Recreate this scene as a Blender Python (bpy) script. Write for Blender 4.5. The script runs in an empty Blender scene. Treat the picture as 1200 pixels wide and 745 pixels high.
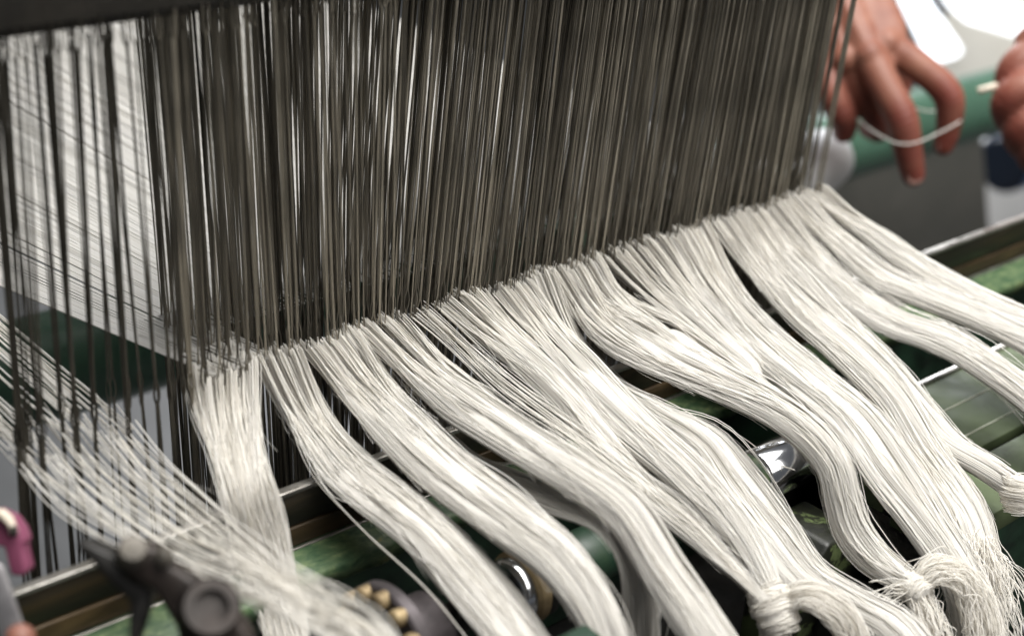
import bpy, math, random
import numpy as np
from mathutils import Matrix, Vector

random.seed(7)
rng = np.random.default_rng(11)
sc = bpy.context.scene
COL = sc.collection

# ------------------------------------------------------------------ camera
# world: X along the weft (rails), Y towards the back of the loom, Z up.
# The origin is the yarn eye of the front heald frame near its left end.
FPX = 1850.0
PW, PH = 1200.0, 745.0


def nz(v):
    v = np.array(v, float)
    return v / np.linalg.norm(v)


xc = nz((2172, -702, FPX))
dn = np.array((-342, 3818, FPX), float)
dn = nz(dn - xc * dn.dot(xc))
bk = np.cross(xc, dn)
CAMM = np.array([xc, bk, -dn])
CAMP = -CAMM @ (np.array(((250 - 600) / FPX, (440 - 372.5) / FPX, 1)) * 0.6)


def at(px, py, X=None, Y=None, Z=None, d=None):
    """the point of the place seen at a pixel of the photograph, on a known plane"""
    r = CAMM @ np.array(((px - 600) / FPX, (py - 372.5) / FPX, 1.0))
    if d is not None:
        t = d
    elif X is not None:
        t = (X - CAMP[0]) / r[0]
    elif Y is not None:
        t = (Y - CAMP[1]) / r[1]
    else:
        t = (Z - CAMP[2]) / r[2]
    return CAMP + r * t


def dist(P):
    return float((CAMM.T @ (np.array(P) - CAMP))[2])


cam_d = bpy.data.cameras.new("camera")
cam = bpy.data.objects.new("camera", cam_d)
COL.objects.link(cam)
R = CAMM.copy()
R[:, 1] *= -1
R[:, 2] *= -1
m4 = Matrix([[*R[i], CAMP[i]] for i in range(3)] + [[0, 0, 0, 1]])
cam.matrix_world = m4
cam_d.sensor_width = 36
cam_d.lens = FPX / PW * 36
cam_d.clip_start = 0.02
cam_d.clip_end = 100
cam_d.dof.use_dof = True
cam_d.dof.focus_distance = 0.665
cam_d.dof.aperture_fstop = 5.9
sc.camera = cam

# ------------------------------------------------------------------ materials


def mat(name, col, rough=0.6, metal=0.0, spec=0.4):
    m = bpy.data.materials.new(name)
    m.use_nodes = True
    b = m.node_tree.nodes["Principled BSDF"]
    b.inputs["Base Color"].default_value = (*col, 1)
    b.inputs["Roughness"].default_value = rough
    b.inputs["Metallic"].default_value = metal
    b.inputs["Specular IOR Level"].default_value = spec
    return m


def nodes(m):
    nt = m.node_tree
    return nt, nt.nodes["Principled BSDF"], nt.nodes.new, nt.links.new


def worn(name, stops, scale=60, detail=6, rough=(0.35, 0.8), metal=0.0, bump=0.2, stretch=(1, 1, 1), dist_=0.4):
    """paint or steel broken up by chips, dirt and rust; stops: (position, colour)"""
    m = mat(name, stops[0][1])
    nt, b, N, L = nodes(m)
    tc = N("ShaderNodeTexCoord")
    mp = N("ShaderNodeMapping")
    mp.inputs["Scale"].default_value = stretch
    L(tc.outputs["Object"], mp.inputs["Vector"])
    n1 = N("ShaderNodeTexNoise")
    n1.inputs["Scale"].default_value = scale
    n1.inputs["Detail"].default_value = detail
    n1.inputs["Roughness"].default_value = 0.65
    n1.inputs["Distortion"].default_value = dist_
    L(mp.outputs["Vector"], n1.inputs["Vector"])
    cr = N("ShaderNodeValToRGB")
    e = cr.color_ramp.elements
    e[0].position, e[0].color = stops[0][0], (*stops[0][1], 1)
    e[1].position, e[1].color = stops[-1][0], (*stops[-1][1], 1)
    for p, c in stops[1:-1]:
        k = e.new(p)
        k.color = (*c, 1)
    L(n1.outputs["Fac"], cr.inputs["Fac"])
    L(cr.outputs["Color"], b.inputs["Base Color"])
    n2 = N("ShaderNodeTexNoise")
    n2.inputs["Scale"].default_value = scale * 3.1
    n2.inputs["Detail"].default_value = 5
    L(mp.outputs["Vector"], n2.inputs["Vector"])
    mr = N("ShaderNodeMapRange")
    mr.inputs["From Min"].default_value = 0.3
    mr.inputs["From Max"].default_value = 0.7
    mr.inputs["To Min"].default_value, mr.inputs["To Max"].default_value = rough
    L(n2.outputs["Fac"], mr.inputs["Value"])
    L(mr.outputs["Result"], b.inputs["Roughness"])
    b.inputs["Metallic"].default_value = metal
    bp = N("ShaderNodeBump")
    bp.inputs["Strength"].default_value = bump
    bp.inputs["Distance"].default_value = 0.001
    L(n2.outputs["Fac"], bp.inputs["Height"])
    L(bp.outputs["Normal"], b.inputs["Normal"])
    return m


def yarn_mat(name, col):
    m = mat(name, col, 0.85, 0, 0.15)
    nt, b, N, L = nodes(m)
    at_ = N("ShaderNodeAttribute")
    at_.attribute_name = "tint"
    tc = N("ShaderNodeTexCoord")
    n1 = N("ShaderNodeTexNoise")
    n1.inputs["Scale"].default_value = 900
    n1.inputs["Detail"].default_value = 3
    L(tc.outputs["Object"], n1.inputs["Vector"])
    mx = N("ShaderNodeMix")
    mx.data_type = "RGBA"
    mx.inputs["A"].default_value = (col[0] * 0.96, col[1] * 0.95, col[2] * 0.93, 1)
    mx.inputs["B"].default_value = (col[0] * 1.02, col[1] * 1.02, col[2] * 1.03, 1)
    L(at_.outputs["Fac"], mx.inputs["Factor"])
    L(mx.outputs["Result"], b.inputs["Base Color"])
    b.inputs["Sheen Weight"].default_value = 0.25
    b.inputs["Sheen Roughness"].default_value = 0.5
    bp = N("ShaderNodeBump")
    bp.inputs["Strength"].default_value = 0.35
    bp.inputs["Distance"].default_value = 0.0002
    L(n1.outputs["Fac"], bp.inputs["Height"])
    # fine staple fibres of a lock scatter light together: the shading follows the lock as well as the strand
    ln = N("ShaderNodeAttribute")
    ln.attribute_name = "lock_normal"
    sc_ = N("ShaderNodeVectorMath")
    sc_.operation = "SCALE"
    sc_.inputs["Scale"].default_value = 1.25
    L(ln.outputs["Vector"], sc_.inputs[0])
    va = N("ShaderNodeVectorMath")
    va.operation = "ADD"
    L(bp.outputs["Normal"], va.inputs[0])
    L(sc_.outputs["Vector"], va.inputs[1])
    vn = N("ShaderNodeVectorMath")
    vn.operation = "NORMALIZE"
    L(va.outputs["Vector"], vn.inputs[0])
    L(vn.outputs["Vector"], b.inputs["Normal"])
    tr = N("ShaderNodeBsdfTranslucent")
    L(mx.outputs["Result"], tr.inputs["Color"])
    ms = N("ShaderNodeMixShader")
    ms.inputs[0].default_value = 0.5
    L(b.outputs[0], ms.inputs[1])
    L(tr.outputs[0], ms.inputs[2])
    L(ms.outputs[0], nt.nodes["Material Output"].inputs["Surface"])
    return m


M = {}
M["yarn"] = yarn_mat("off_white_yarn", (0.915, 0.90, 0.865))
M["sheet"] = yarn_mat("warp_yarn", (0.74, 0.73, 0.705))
M["heddle"] = worn("heddle_steel", [(0.3, (0.19, 0.176, 0.146)), (0.55, (0.33, 0.30, 0.247)), (0.75, (0.45, 0.412, 0.342))],
                   scale=40, rough=(0.35, 0.6), metal=0.75, bump=0.05, stretch=(6, 6, 0.6))
nt, b_, N_, L_ = nodes(M["heddle"])
oi = N_("ShaderNodeObjectInfo")
ta = N_("ShaderNodeAttribute")
ta.attribute_name = "tint"
ad = N_("ShaderNodeMath")
ad.operation = "ADD"
L_(oi.outputs["Random"], ad.inputs[0])
L_(ta.outputs["Fac"], ad.inputs[1])
fr_ = N_("ShaderNodeMath")
fr_.operation = "FRACT"
L_(ad.outputs[0], fr_.inputs[0])
mr_ = N_("ShaderNodeMapRange")
mr_.inputs["To Min"].default_value, mr_.inputs["To Max"].default_value = 0.28, 1.45
L_(fr_.outputs[0], mr_.inputs["Value"])
hm = N_("ShaderNodeMix")
hm.data_type = "RGBA"
hm.blend_type = "MULTIPLY"
hm.inputs["Factor"].default_value = 1
old_ = b_.inputs["Base Color"].links[0].from_socket
L_(old_, hm.inputs["A"])
L_(mr_.outputs["Result"], hm.inputs["B"])
L_(hm.outputs["Result"], b_.inputs["Base Color"])
M["heddle_backlit"] = worn("backlit_shade_heddle_steel", [(0.3, (0.035, 0.032, 0.026)), (0.7, (0.11, 0.10, 0.08))], scale=40, rough=(0.4, 0.6), metal=0.5,
                        bump=0.05, stretch=(6, 6, 0.6))  # darker copy of heddle steel; backlit shade of the left wires put into colour
M["heddle_light"] = mat("pale_heddle_steel", (0.55, 0.50, 0.44), 0.35, 0.8)
M["bar"] = worn("dark_frame_bar", [(0.35, (0.012, 0.011, 0.009)), (0.7, (0.035, 0.03, 0.024))], scale=30, rough=(0.5, 0.8))
M["rust"] = worn("oily_dark_steel", [(0.32, (0.007, 0.007, 0.006)), (0.5, (0.018, 0.016, 0.011)), (0.72, (0.055, 0.038, 0.018))],
                 scale=38, rough=(0.3, 0.65), metal=0.3, stretch=(0.25, 1, 2.2))
M["brown"] = worn("rusty_brown_strip", [(0.3, (0.015, 0.011, 0.007)), (0.55, (0.05, 0.032, 0.015)), (0.75, (0.12, 0.078, 0.035))],
                  scale=60, rough=(0.35, 0.7), metal=0.2, stretch=(0.25, 1, 1))
M["edge"] = worn("bare_worn_steel_edge", [(0.3, (0.16, 0.15, 0.13)), (0.6, (0.50, 0.48, 0.45))], scale=90, rough=(0.22, 0.5), metal=0.85,
                 stretch=(0.4, 1, 1))
M["ledge"] = worn("mottled_green_paint", [(0.28, (0.015, 0.035, 0.016)), (0.42, (0.045, 0.088, 0.042)), (0.54, (0.085, 0.130, 0.062)),
                                          (0.64, (0.15, 0.20, 0.095)), (0.74, (0.25, 0.215, 0.05))], scale=190, stretch=(0.6, 1, 1), rough=(0.3, 0.6), bump=0.3)
M["darkgreen"] = worn("oily_dark_green_paint", [(0.35, (0.006, 0.012, 0.008)), (0.6, (0.016, 0.042, 0.024)), (0.78, (0.03, 0.06, 0.03))],
                      scale=30, rough=(0.3, 0.6))
M["bed"] = worn("olive_green_bed_paint", [(0.28, (0.025, 0.034, 0.013)), (0.40, (0.06, 0.08, 0.036)), (0.62, (0.085, 0.112, 0.055)), (0.8, (0.105, 0.122, 0.06))],
                scale=22, rough=(0.55, 0.75), bump=0.15, dist_=1.0)
M["seam"] = worn("chipped_pale_seam", [(0.34, (0.09, 0.12, 0.06)), (0.42, (0.55, 0.57, 0.47)), (0.7, (0.7, 0.7, 0.6))], scale=70,
                 stretch=(0.6, 1, 1), rough=(0.5, 0.7))
M["chip"] = worn("flaking_green_and_black_paint", [(0.40, (0.012, 0.013, 0.010)), (0.52, (0.02, 0.022, 0.014)), (0.56, (0.10, 0.13, 0.055)), (0.8, (0.15, 0.19, 0.09))],
                 scale=48, rough=(0.3, 0.6), detail=7, dist_=0.3)
M["black"] = worn("black_oily_iron", [(0.35, (0.006, 0.006, 0.006)), (0.7, (0.022, 0.020, 0.018))], scale=40, rough=(0.4, 0.7), metal=0.2)
M["chrome"] = mat("polished_chrome", (0.76, 0.77, 0.80), 0.13, 1.0)
M["brass"] = worn("dull_brass", [(0.35, (0.14, 0.10, 0.055)), (0.65, (0.34, 0.26, 0.145))], scale=80, rough=(0.45, 0.65), metal=0.5)
M["steel"] = worn("grey_machined_steel", [(0.35, (0.30, 0.29, 0.30)), (0.65, (0.48, 0.46, 0.47))], scale=50, rough=(0.3, 0.5), metal=0.75)
M["purple"] = worn("greyish_purple_metal", [(0.35, (0.035, 0.03, 0.031)), (0.7, (0.10, 0.087, 0.092))], scale=40, rough=(0.35, 0.6), metal=0.5)
M["lever"] = worn("brown_black_lever_iron", [(0.35, (0.010, 0.008, 0.007)), (0.65, (0.040, 0.030, 0.026))], scale=35, rough=(0.35, 0.6), metal=0.3)
M["bolt"] = worn("tarnished_bolt_steel", [(0.35, (0.05, 0.045, 0.038)), (0.65, (0.15, 0.135, 0.115))], scale=60, rough=(0.45, 0.6), metal=0.3)
M["pink"] = mat("pink_plastic", (0.19, 0.048, 0.095), 0.55)
M["ivory"] = mat("ivory_plastic", (0.62, 0.55, 0.45), 0.5)
M["copper"] = mat("reddish_knob", (0.20, 0.085, 0.06), 0.5)
M["beam"] = worn("green_beam_paint", [(0.35, (0.052, 0.110, 0.075)), (0.65, (0.075, 0.15, 0.105))], scale=14, rough=(0.25, 0.4), bump=0.05)
M["panel"] = worn("grey_brown_panel", [(0.3, (0.14, 0.14, 0.125)), (0.7, (0.20, 0.19, 0.17))], scale=12, rough=(0.5, 0.75), bump=0.05)
M["navy"] = mat("navy_motor_paint", (0.010, 0.016, 0.030), 0.45)
M["navy_light"] = mat("blue_motor_band", (0.10, 0.15, 0.30), 0.4)
M["white"] = worn("white_paint", [(0.3, (0.74, 0.74, 0.74)), (0.7, (0.84, 0.84, 0.85))], scale=8, rough=(0.35, 0.5), bump=0.02)
M["cream"] = worn("cream_cloth", [(0.3, (0.60, 0.57, 0.50)), (0.7, (0.68, 0.65, 0.58))], scale=10, rough=(0.3, 0.45), bump=0.02)
M["grey"] = worn("grey_cover_paint", [(0.3, (0.16, 0.165, 0.17)), (0.7, (0.22, 0.225, 0.23))], scale=10, rough=(0.4, 0.6), bump=0.02)
M["floor"] = worn("grey_mill_floor", [(0.3, (0.085, 0.086, 0.087)), (0.7, (0.125, 0.126, 0.128))], scale=3, rough=(0.4, 0.6), bump=0.05)
M["wall"] = worn("pale_mill_wall", [(0.3, (0.50, 0.50, 0.50)), (0.7, (0.58, 0.58, 0.57))], scale=3, rough=(0.7, 0.9), bump=0.05)
M["blue"] = mat("blue_cloth_cover", (0.12, 0.18, 0.34), 0.6)
M["nail"] = mat("finger_nail", (0.55, 0.32, 0.27), 0.3)


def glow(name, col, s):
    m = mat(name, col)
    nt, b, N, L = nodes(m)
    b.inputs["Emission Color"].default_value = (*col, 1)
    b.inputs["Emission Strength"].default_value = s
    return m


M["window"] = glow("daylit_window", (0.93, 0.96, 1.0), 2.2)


def skin_mat():
    m = mat("skin", (0.38, 0.18, 0.125), 0.5, 0, 0.4)
    nt, b, N, L = nodes(m)
    tc = N("ShaderNodeTexCoord")
    n1 = N("ShaderNodeTexNoise")
    n1.inputs["Scale"].default_value = 55
    n1.inputs["Detail"].default_value = 5
    L(tc.outputs["Object"], n1.inputs["Vector"])
    cr = N("ShaderNodeValToRGB")
    e = cr.color_ramp.elements
    e[0].position, e[0].color = 0.3, (0.21, 0.078, 0.052, 1)
    e[1].position, e[1].color = 0.7, (0.31, 0.14, 0.095, 1)
    L(n1.outputs["Fac"], cr.inputs["Fac"])
    L(cr.outputs["Color"], b.inputs["Base Color"])
    ra = N("ShaderNodeAttribute")
    ra.attribute_name = "ruddy"
    rx = N("ShaderNodeMix")
    rx.data_type = "RGBA"
    L(ra.outputs["Fac"], rx.inputs["Factor"])
    L(cr.outputs["Color"], rx.inputs["A"])
    rx.inputs["B"].default_value = (0.20, 0.052, 0.038, 1)
    L(rx.outputs["Result"], b.inputs["Base Color"])
    n2 = N("ShaderNodeTexNoise")
    n2.inputs["Scale"].default_value = 420
    n2.inputs["Detail"].default_value = 4
    L(tc.outputs["Object"], n2.inputs["Vector"])
    bp = N("ShaderNodeBump")
    bp.inputs["Strength"].default_value = 0.25
    bp.inputs["Distance"].default_value = 0.0008
    L(n2.outputs["Fac"], bp.inputs["Height"])
    L(bp.outputs["Normal"], b.inputs["Normal"])
    b.inputs["Subsurface Weight"].default_value = 0.12
    b.inputs["Subsurface Radius"].default_value = (0.008, 0.003, 0.0015)
    return m


M["skin"] = skin_mat()

# ------------------------------------------------------------------ mesh helpers


class MB:
    """collects vertices and faces of one mesh object"""

    def __init__(s):
        s.V, s.F, s.T, s.B, s.n = [], [], [], [], 0

    def add(s, v, f, tint=0.5):
        v = np.asarray(v, float).reshape(-1, 3)
        s.V.append(v)
        f = np.asarray(f, int)
        s.F.append(f + s.n)
        t = np.full(len(v), tint, float) if np.isscalar(tint) else np.asarray(tint, float)
        s.T.append(t)
        s.n += len(v)

    def tubes(s, P, r, k=5, tint=None, caps=True):
        """P: (S, N, 3) polylines; r: scalar, (S,), (S,N)"""
        P = np.asarray(P, float)
        if P.ndim == 2:
            P = P[None]
        S, N, _ = P.shape
        T = np.gradient(P, axis=1)
        T /= np.linalg.norm(T, axis=2, keepdims=True) + 1e-12
        mean = T.mean(axis=1)
        ref = np.where(np.abs(mean[:, 2:3]) > 0.75, np.array([[1.0, 0.03, 0.0]]), np.array([[0.02, 0.05, 1.0]]))
        U = np.cross(T, ref[:, None, :])
        U /= np.linalg.norm(U, axis=2, keepdims=True) + 1e-12
        W = np.cross(T, U)
        r = np.asarray(r, float)
        if r.ndim == 0:
            r = np.full((S, N), float(r))
        elif r.ndim == 1:
            r = np.repeat(r[:, None], N, 1)
        a = np.linspace(0, 2 * np.pi, k, endpoint=False)
        ca, sa = np.cos(a), np.sin(a)
        V = P[:, :, None, :] + r[:, :, None, None] * (ca[None, None, :, None] * U[:, :, None, :] + sa[None, None, :, None] * W[:, :, None, :])
        idx = np.arange(S * N * k).reshape(S, N, k)
        A = idx[:, :-1, :]
        Bn = idx[:, 1:, :]
        F = np.stack([A, np.roll(A, -1, 2), np.roll(Bn, -1, 2), Bn], -1).reshape(-1, 4)
        if tint is None:
            tt = 0.5
        else:
            tt = np.repeat(np.asarray(tint, float), N * k)
        s.add(V.reshape(-1, 3), F, tt)
        if caps and k >= 4:
            c0 = idx[:, 0, :][:, ::-1]
            c1 = idx[:, -1, :]
            base = s.n - S * N * k
            for c in (c0, c1):
                if k == 4:
                    s.F.append(c + base)
                else:
                    q = np.stack([c[:, 0], c[:, 1], c[:, 2], c[:, 3]], -1)
                    s.F.append(q + base)
                    for j in range(3, k - 1, 2):
                        j2 = min(j + 2, k - 1)
                        s.F.append(np.stack([c[:, 0], c[:, j], c[:, min(j + 1, k - 1)], c[:, j2]], -1)[:, [0, 1, 2, 3]] + base if j2 > j + 1 else
                                   np.stack([c[:, 0], c[:, j], c[:, j + 1]], -1) + base)

    def box(s, lo, hi):
        x0, y0, z0 = lo
        x1, y1, z1 = hi
        v = [(x0, y0, z0), (x1, y0, z0), (x1, y1, z0), (x0, y1, z0), (x0, y0, z1), (x1, y0, z1), (x1, y1, z1), (x0, y1, z1)]
        s.add(v, [(0, 3, 2, 1), (4, 5, 6, 7), (0, 1, 5, 4), (1, 2, 6, 5), (2, 3, 7, 6), (3, 0, 4, 7)])

    def obox(s, c, ax, hs):
        """box with centre c, three axes and half sizes"""
        A = [nz(a) for a in ax]
        v = []
        for dz in (-1, 1):
            for dx, dy in ((-1, -1), (1, -1), (1, 1), (-1, 1)):
                v.append(np.array(c) + A[0] * dx * hs[0] + A[1] * dy * hs[1] + A[2] * dz * hs[2])
        s.add(v, [(0, 3, 2, 1), (4, 5, 6, 7), (0, 1, 5, 4), (1, 2, 6, 5), (2, 3, 7, 6), (3, 0, 4, 7)])

    def prism(s, outline, axis_vec, origin, u, v):
        """closed outline [(a,b)] in axes u, v, extruded by axis_vec"""
        o = np.array(origin, float)
        u, v, w = np.array(u, float), np.array(v, float), np.array(axis_vec, float)
        n = len(outline)
        p0 = np.array([o + u * a + v * b for a, b in outline])
        p = np.vstack([p0, p0 + w])
        b0 = s.n
        s.V.append(p)
        s.T.append(np.full(2 * n, 0.5))
        s.n += 2 * n
        i = np.arange(n)
        s.F.append(np.stack([i, (i + 1) % n, (i + 1) % n + n, i + n], -1) + b0)
        s.F.append(np.array([list(range(n))[::-1]]) + b0)
        s.F.append(np.array([list(range(n, 2 * n))]) + b0)

    def lathe(s, c, axis, prof, k=40):
        """profile [(along, radius)] spun around axis through c"""
        a = nz(axis)
        t = np.array((0, 0, 1.0)) if abs(a[2]) < 0.8 else np.array((1.0, 0, 0))
        u = nz(np.cross(a, t))
        w = np.cross(a, u)
        th = np.linspace(0, 2 * np.pi, k, endpoint=False)
        V = []
        for h, r in prof:
            V.append(np.array(c)[None] + a[None] * h + r * (np.cos(th)[:, None] * u + np.sin(th)[:, None] * w))
        n = len(prof)
        idx = np.arange(n * k).reshape(n, k)
        A, Bn = idx[:-1], idx[1:]
        F = np.stack([A, np.roll(A, -1, 1), np.roll(Bn, -1, 1), Bn], -1).reshape(-1, 4)
        s.add(np.concatenate(V), F)

    def build(s, name, material, parent=None, smooth=True, bevel=0, tint=False, loc=None, sharp=None):
        me = bpy.data.meshes.new(name)
        V = np.concatenate(s.V)
        if loc is not None:
            V = V - np.array(loc)
        elif parent is not None:
            pp = parent
            while pp is not None:
                V = V - np.array(pp.location)
                pp = pp.parent
        me.vertices.add(len(V))
        me.vertices.foreach_set("co", V.ravel())
        li, ls, off = [], [], 0
        for f in s.F:
            li.append(f.ravel())
            k = f.shape[1]
            ls.append(np.arange(len(f)) * k + off)
            off += f.size
        li = np.concatenate(li)
        ls = np.concatenate(ls)
        me.loops.add(len(li))
        me.loops.foreach_set("vertex_index", li.astype(np.int32))
        me.polygons.add(len(ls))
        me.polygons.foreach_set("loop_start", ls.astype(np.int32))
        me.update(calc_edges=True)
        if smooth:
            me.polygons.foreach_set("use_smooth", np.ones(len(ls), bool))
        if tint:
            at_ = me.attributes.new("tint", "FLOAT", "POINT")
            at_.data.foreach_set("value", np.concatenate(s.T).astype(np.float32))
        if s.B:
            Bn = np.concatenate(s.B)
            Bn = np.vstack([Bn, np.zeros((len(V) - len(Bn), 3))])
            at_ = me.attributes.new("lock_normal", "FLOAT_VECTOR", "POINT")
            at_.data.foreach_set("vector", Bn.astype(np.float32).ravel())
        me.validate()
        me.materials.append(material)
        o = bpy.data.objects.new(name, me)
        COL.objects.link(o)
        if loc is not None:
            o.location = loc
        if parent is not None:
            o.parent = parent
        if bevel:
            bv = o.modifiers.new("edge", "BEVEL")
            bv.width = bevel
            bv.segments = 2
            bv.limit_method = "ANGLE"
        if sharp is not None:
            me.set_sharp_from_angle(angle=math.radians(sharp))
        return o


def tag(o, label, cat, group=None, kind=None):
    if label:
        o["label"] = label
    if cat:
        o["category"] = cat
    if group:
        o["group"] = group
    if kind:
        o["kind"] = kind
    return o


def empty(name, loc):
    o = bpy.data.objects.new(name, None)
    o.empty_display_size = 0.02
    o.location = loc
    COL.objects.link(o)
    return o


def catmull(P, n):
    """resample control points (K, D) to n points by a centripetal-ish spline, even in arc length"""
    P = np.asarray(P, float)
    Q = np.vstack([2 * P[0] - P[1], P, 2 * P[-1] - P[-2]])
    out = []
    for i in range(1, len(Q) - 2):
        t = np.linspace(0, 1, 24, endpoint=False)[:, None]
        a, b, c, d = Q[i - 1], Q[i], Q[i + 1], Q[i + 2]
        out.append(0.5 * (2 * b + (c - a) * t + (2 * a - 5 * b + 4 * c - d) * t ** 2 + (3 * b - a - 3 * c + d) * t ** 3))
    out = np.vstack(out + [P[-1:]])
    s = np.r_[0, np.cumsum(np.linalg.norm(np.diff(out[:, :3], axis=0), axis=1))]
    u = np.linspace(0, s[-1], n)
    return np.stack([np.interp(u, s, out[:, j]) for j in range(out.shape[1])], 1)


def smooth01(x):
    x = np.clip(x, 0, 1)
    return x * x * (3 - 2 * x)


def wob(n, S, octv=3, rough=0.5):
    """(S, n) smooth random curves with unit-ish amplitude"""
    x = np.linspace(0, 1, n)[None]
    y = np.zeros((S, n))
    for o in range(octv):
        f = 1.3 * 2 ** o * rng.uniform(0.7, 1.3, (S, 1))
        y += rough ** o * np.sin(2 * np.pi * (f * x + rng.random((S, 1))))
    return y


# ------------------------------------------------------------------ heald frames and heddles
EYE_Z = 0.0
TOP_Z = 0.1450
BOT_Z = -0.140
NFRAME = 6
FRAME_Y = [0.0, 0.011, 0.022, 0.033, 0.044, 0.055]

for i, y in enumerate(FRAME_Y):
    e = empty("heald_frame", (-0.25, y, 0.142))
    tag(e, "dark heald frame bar along the top left that the front heddles hang from" if i == 0 else
        "dark heald frame behind the front one, holding another row of heddles", "heald frame", "heald frames of the loom")
    b = MB()
    b.box((-0.25, y - 0.004, 0.1452), (0.52, y + 0.004, 0.178))
    b.build("top_bar", M["bar"], e, smooth=False, bevel=0.0008)
    b = MB()
    b.box((-0.25, y - 0.0010, 0.1418), (0.52, y + 0.0010, 0.1450))
    b.build("heddle_rod", M["bar"], e, smooth=False)
    b = MB()
    b.box((-0.25, y - 0.004, -0.176), (0.52, y + 0.004, -0.1465))
    b.build("bottom_bar", M["bar"], e, smooth=False, bevel=0.0008)


def heddle_mesh(seg, sides, pitch, seed):
    """a twisted two-wire heddle: end loop, twisted shank, yarn eye in the middle, end loop"""
    r0 = np.random.default_rng(seed)
    z = np.linspace(BOT_Z, TOP_Z + 0.003, seg)
    # wire gap: loops at the ends, eye at the centre
    gap = np.full(seg, 0.00023)
    eye = np.exp(-((z - EYE_Z) / 0.0035) ** 4) * 0.0008
    top = smooth01((z - (TOP_Z - 0.012)) / 0.004) * 0.0009
    bot = smooth01((BOT_Z + 0.012 - z) / 0.004) * 0.0009
    gap = gap + eye + top + bot
    ends = smooth01((TOP_Z + 0.003 - z) / 0.0022) * smooth01((z - BOT_Z) / 0.0022)
    gap = gap * (0.25 + 0.75 * ends)
    ph = r0.uniform(0, 2 * np.pi)
    tw = 2 * np.pi * z / pitch
    flat = np.clip((eye + top + bot) / 0.0006, 0, 1)
    ang = tw * (1 - 0) + ph
    # the eye and the end loops do not twist
    ang = np.where(flat > 0.5, ang[seg // 2] + 0 * ang, ang)
    b = MB()
    for sgn in (1, -1):
        P = np.stack([sgn * gap * np.cos(ang), sgn * gap * np.sin(ang), z], 1)
        b.tubes(P[None], 0.00027, sides)
    return b


def tilt_at(x):
    """how far the tops lean along the frame, by where the heddle hangs"""
    return np.interp(x, [-0.08, -0.04, 0.0, 0.05, 0.088, 0.098, 0.15, 0.2, 0.24, 0.25, 0.3, 0.37],
                     [-0.002, -0.004, -0.009, -0.010, -0.007, 0.003, 0.006, 0.006, 0.004, 0.008, 0.006, 0.003])


variants, dark_variants = [], []
for k in range(3):
    hb = heddle_mesh(120, 6, 0.55 + 0.1 * k, k)
    o = hb.build("heddle", M["heddle"])
    variants.append(o.data)
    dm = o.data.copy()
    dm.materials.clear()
    dm.materials.append(M["heddle_backlit"])
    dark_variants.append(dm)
    bpy.data.objects.remove(o)


def shear_mat(x, y, z, tx, ty):
    """a heddle pulled sideways at the top: leans about its yarn eye"""
    v = nz((tx, ty, TOP_Z))
    zq = Vector((0, 0, 1)).rotation_difference(Vector(v))
    return zq


heddle_list = []       # (x, frame) of all, for the yarn
clump = lambda x, ph: 0.0009 * math.sin(2 * math.pi * x / 0.0105 + ph) + 0.0006 * math.sin(2 * math.pi * x / 0.0063 + 2 * ph)
indiv, mass = [], []
# the sparse left end: small groups with gaps, spread over the frames
left_groups = [(23, 9, 1.7), (47, 14, 2.3), (89, 11, 1.9), (111, 3, 0.6), (127, 2, 1.2), (149, 6, 1.9), (166, 4, 1.0), (184, 5, 1.4), (199, 4, 1.0), (213, 4, 1.0), (226, 5, 1.4), (239, 4, 1.0)]
for px, n, sprd in left_groups:
    x0 = at(px, 440 - 0.31 * (px - 250), Y=0)[0]
    for q in range(n):
        fr = random.choice([0, 0, 1])
        indiv.append((x0 + random.uniform(-1, 1) * sprd * 0.0007, fr, "left"))
for fr in (0, 1):
    x = -0.002 + 0.0012 * fr
    while x < 0.375:
        indiv.append((x + clump(x, fr * 1.7) + random.uniform(-0.0004, 0.0004), fr, "curtain"))
        x += 0.00325
for fr in range(2, NFRAME):
    x = -0.003 + 0.22 * FRAME_Y[fr]
    while x < 0.373 + 0.95 * FRAME_Y[fr]:
        mass.append((x + clump(x, fr * 1.7) + random.uniform(-0.0005, 0.0005), fr))
        x += 0.00165 + (0.0018 if random.random() < 0.03 else 0)
LBL_H = "dark twisted steel heddle hanging in the dense curtain above the white yarn bundles"
LBL_HL = "loose dark heddle in a sparse group at the left end before the pale warp sheet"


CL = np.random.default_rng(5).uniform(-0.0023, 0.0023, 64)


def lean(x, fr):
    g = int(x / 0.0085 + 0.35 * math.sin(fr * 1.9)) if fr < 2 else int(x / 0.0085 + 0.2 * fr)
    a = tilt_at(x) + CL[g % len(CL)] + 0.0012 * math.sin(x * 190 + fr * 2.1) + random.uniform(-0.0007, 0.0007)
    return a, random.uniform(-0.002, 0.002)


for i, (x, fr, w) in enumerate(indiv):
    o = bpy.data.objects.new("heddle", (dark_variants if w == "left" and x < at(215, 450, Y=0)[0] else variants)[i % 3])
    COL.objects.link(o)
    tx, ty = lean(x, fr)
    if w == "left":
        tx += random.uniform(-0.005, 0.003)
    o.location = (x, FRAME_Y[fr] + random.uniform(-0.001, 0.001), 0)
    o.rotation_mode = "QUATERNION"
    o.rotation_quaternion = shear_mat(0, 0, 0, tx, ty) @ Matrix.Rotation(random.uniform(0, math.pi), 3, 'Z').to_quaternion()
    if w == "left":
        tag(o, LBL_HL, "heddle", "loose heddles at the sparse left end")
    else:
        tag(o, LBL_H, "heddle", "heddles of the front rows")
    heddle_list.append((x, fr))
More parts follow.
